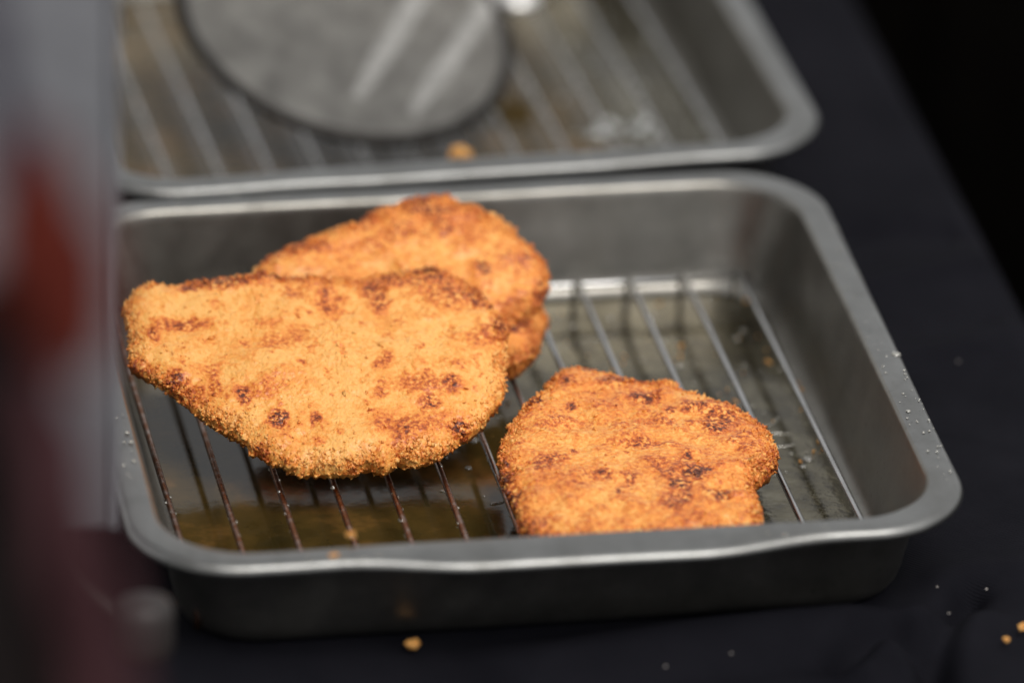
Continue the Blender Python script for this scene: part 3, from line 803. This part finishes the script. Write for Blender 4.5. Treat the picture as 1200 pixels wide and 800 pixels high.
# ------------------------------------------------------------------ steel screen at the left
k = NT("galvanised_panel"); co = k.coord((1, 1, 1)); n1 = k.noise(co, 30, 5, .65); n2 = k.noise(k.coord((8, 8, 90)), 14, 4, .6)
k.to(k.ramp(n1, [(.3, (.19, .194, .214)), (.7, (.25, .255, .278))]), "Base Color"); k.set(Metallic=.35)
k.to(k.math('ADD', .42, k.math('MULTIPLY', n2, .16)), "Roughness"); k.bump(k.math('ADD', n1, k.math('MULTIPLY', n2, .4)), .2, .001)
M_PANEL = k.m
PY = -4.0
pe = at_y(141, 616, PY); pt = at_y(139, -10, PY)
panel = empty("steel_cabinet", (pe[0], PY, 0)); tag(panel, "tall grey sheet steel cabinet standing close beside the trays at the left", "cabinet")
ztop, zb = pt[2] + 4, pe[2]
def bevel_box(x0, x1, y0, y1, z0, z1, b=.06):
    V = []; F = []
    prof = [(x0, y0 + b), (x0 + b, y0), (x1 - b, y0), (x1, y0 + b), (x1, y1 - b), (x1 - b, y1), (x0 + b, y1), (x0, y1 - b)]
    for z, s in ((z0, b), (z0 + b, 0), (z1 - b, 0), (z1, b)):
        for x, y in prof:
            V.append((x + (s if x < (x0 + x1) / 2 else -s), y + (s if y < (y0 + y1) / 2 else -s), z))
    n = 8
    for i in range(3):
        for j in range(n): F.append((i * n + j, i * n + (j + 1) % n, (i + 1) * n + (j + 1) % n, (i + 1) * n + j))
    F.append(tuple(range(n - 1, -1, -1))); F.append(tuple(3 * n + j for j in range(n)))
    return V, F
def shear(V): return V
V, F = bevel_box(-26, -.32, 0, .18, zb, ztop); link("front_sheet", mesh("front_sheet", V, F, M_PANEL, False), panel)
V, F = bevel_box(-.31, 0, -.12, .9, zb - .02, ztop, .05); link("edge_flange", mesh("edge_flange", V, F, M_PANEL, False), panel)
V, F = bevel_box(-.5, -.32, .92, 36, zb, ztop + 14); link("shade_sheet", mesh("shade_sheet", V, F, M_PANEL, False), panel)  # unseen side added to darken the tray's right wall and left surroundings
for x in (-24.5, -16):
    V, F = bevel_box(x - .8, x + .8, .3, 1.9, 0, zb + 3); link("leg", mesh("leg", V, F, M_PANEL, False), panel)
V, F = bevel_box(-25.6, -1.0, .2, 1.6, zb - 1.4, zb - .03); link("lower_rail", mesh("lower_rail", V, F, M_HOOP, False), panel)
kb = at_y(170, 735, PY - 1.5) - np.array([pe[0], PY, 0])
V, F = tube(smooth_path([kb + np.array([-3, 2.0, 3.0]), kb + np.array([-1.6, .6, 1.2]), kb + np.array([-.4, 0, .2])], 4), .3, 10); link("knob_stem", mesh("knob_stem", V, F, M_HOOP), panel)
V = []; F = []
prof = [(0, .95), (.55, .93), (.78, .8), (.86, .5), (.86, -.5), (.78, -.82), (.55, -.95), (0, -.97)]
for r, z in prof:
    for j in range(20): V.append(kb + np.array([r * math.cos(2 * math.pi * j / 20), r * math.sin(2 * math.pi * j / 20), z]))
for i in range(len(prof) - 1):
    for j in range(20): F.append((i * 20 + j, (i + 1) * 20 + j, (i + 1) * 20 + (j + 1) % 20, i * 20 + (j + 1) % 20))
k = NT("grey_plastic"); k.set(Base_Color=(.022, .019, .018), Roughness=.55); link("knob", mesh("knob", V, F, k.m), panel)

# ------------------------------------------------------------------ cloth hanging close to the lens
def cloth_mat(name, c1, c2):
    k = NT(name); n = k.noise(k.coord(), 40, 4)
    k.to(k.ramp(n, [(.3, c1), (.7, c2)]), "Base Color"); k.set(Roughness=.9, Specular_IOR_Level=.15); return k.m
M_RED = cloth_mat("red_cloth", (.085, .013, .008), (.115, .018, .011))
M_MAR = cloth_mat("maroon_cloth", (.050, .019, .023), (.066, .027, .031))
M_DRK = cloth_mat("black_apron_cloth", (.006, .004, .004), (.010, .007, .007))
M_NAVY = cloth_mat("navy_strap", (.018, .014, .03), (.028, .022, .042))
DN = 1.50
ap = empty("hanging_apron", at_d(20, 0, DN)); ab = at_d(20, 0, DN)
tag(ap, "out of focus dark apron with red and maroon panels hanging close to the lens", "apron")
def sheet(name, rows, mat, dz=0.0, cols=14):
    """rows: (y, x_left, x_right) in photograph pixels at about 1.5 m from the lens; folds run down the cloth"""
    R = smooth_path(np.array(rows, float), 6); V = []
    for y, a, b in R:
        for i in range(cols):
            x = a + (b - a) * i / (cols - 1)
            V.append(at_d(x - 18, y, DN + dz + .006 * math.sin(x * .09 + y * .006) + .003 * math.sin(x * .21 - y * .01)) - ab)
    n = len(R); F = [(i * cols + j, i * cols + j + 1, (i + 1) * cols + j + 1, (i + 1) * cols + j) for i in range(n - 1) for j in range(cols - 1)]
    o = link(name, mesh(name, V, F, mat), ap)
    md = o.modifiers.new("thickness", 'SOLIDIFY'); md.thickness = .0018
    return o
sheet("strap", [(-120, -60, -14), (-20, -32, 6), (60, -18, 20), (120, -4, 34), (170, 12, 52), (215, 22, 70)], M_NAVY)
sheet("red_panel", [(150, 52, 78), (200, 34, 100), (255, 14, 124), (310, 8, 140), (360, 34, 144), (405, 66, 138), (440, 92, 130)], M_RED, -.008)
sheet("black_panel", [(320, -160, 70), (400, -160, 100), (480, -160, 96), (560, -160, 100), (650, -160, 110), (740, -160, 120), (900, -160, 140)], M_DRK, .002)
sheet("maroon_panel", [(430, 20, 92), (490, 30, 108), (560, 46, 128), (640, 66, 146), (720, 84, 160), (800, 98, 176), (900, 110, 196)], M_MAR, -.006)
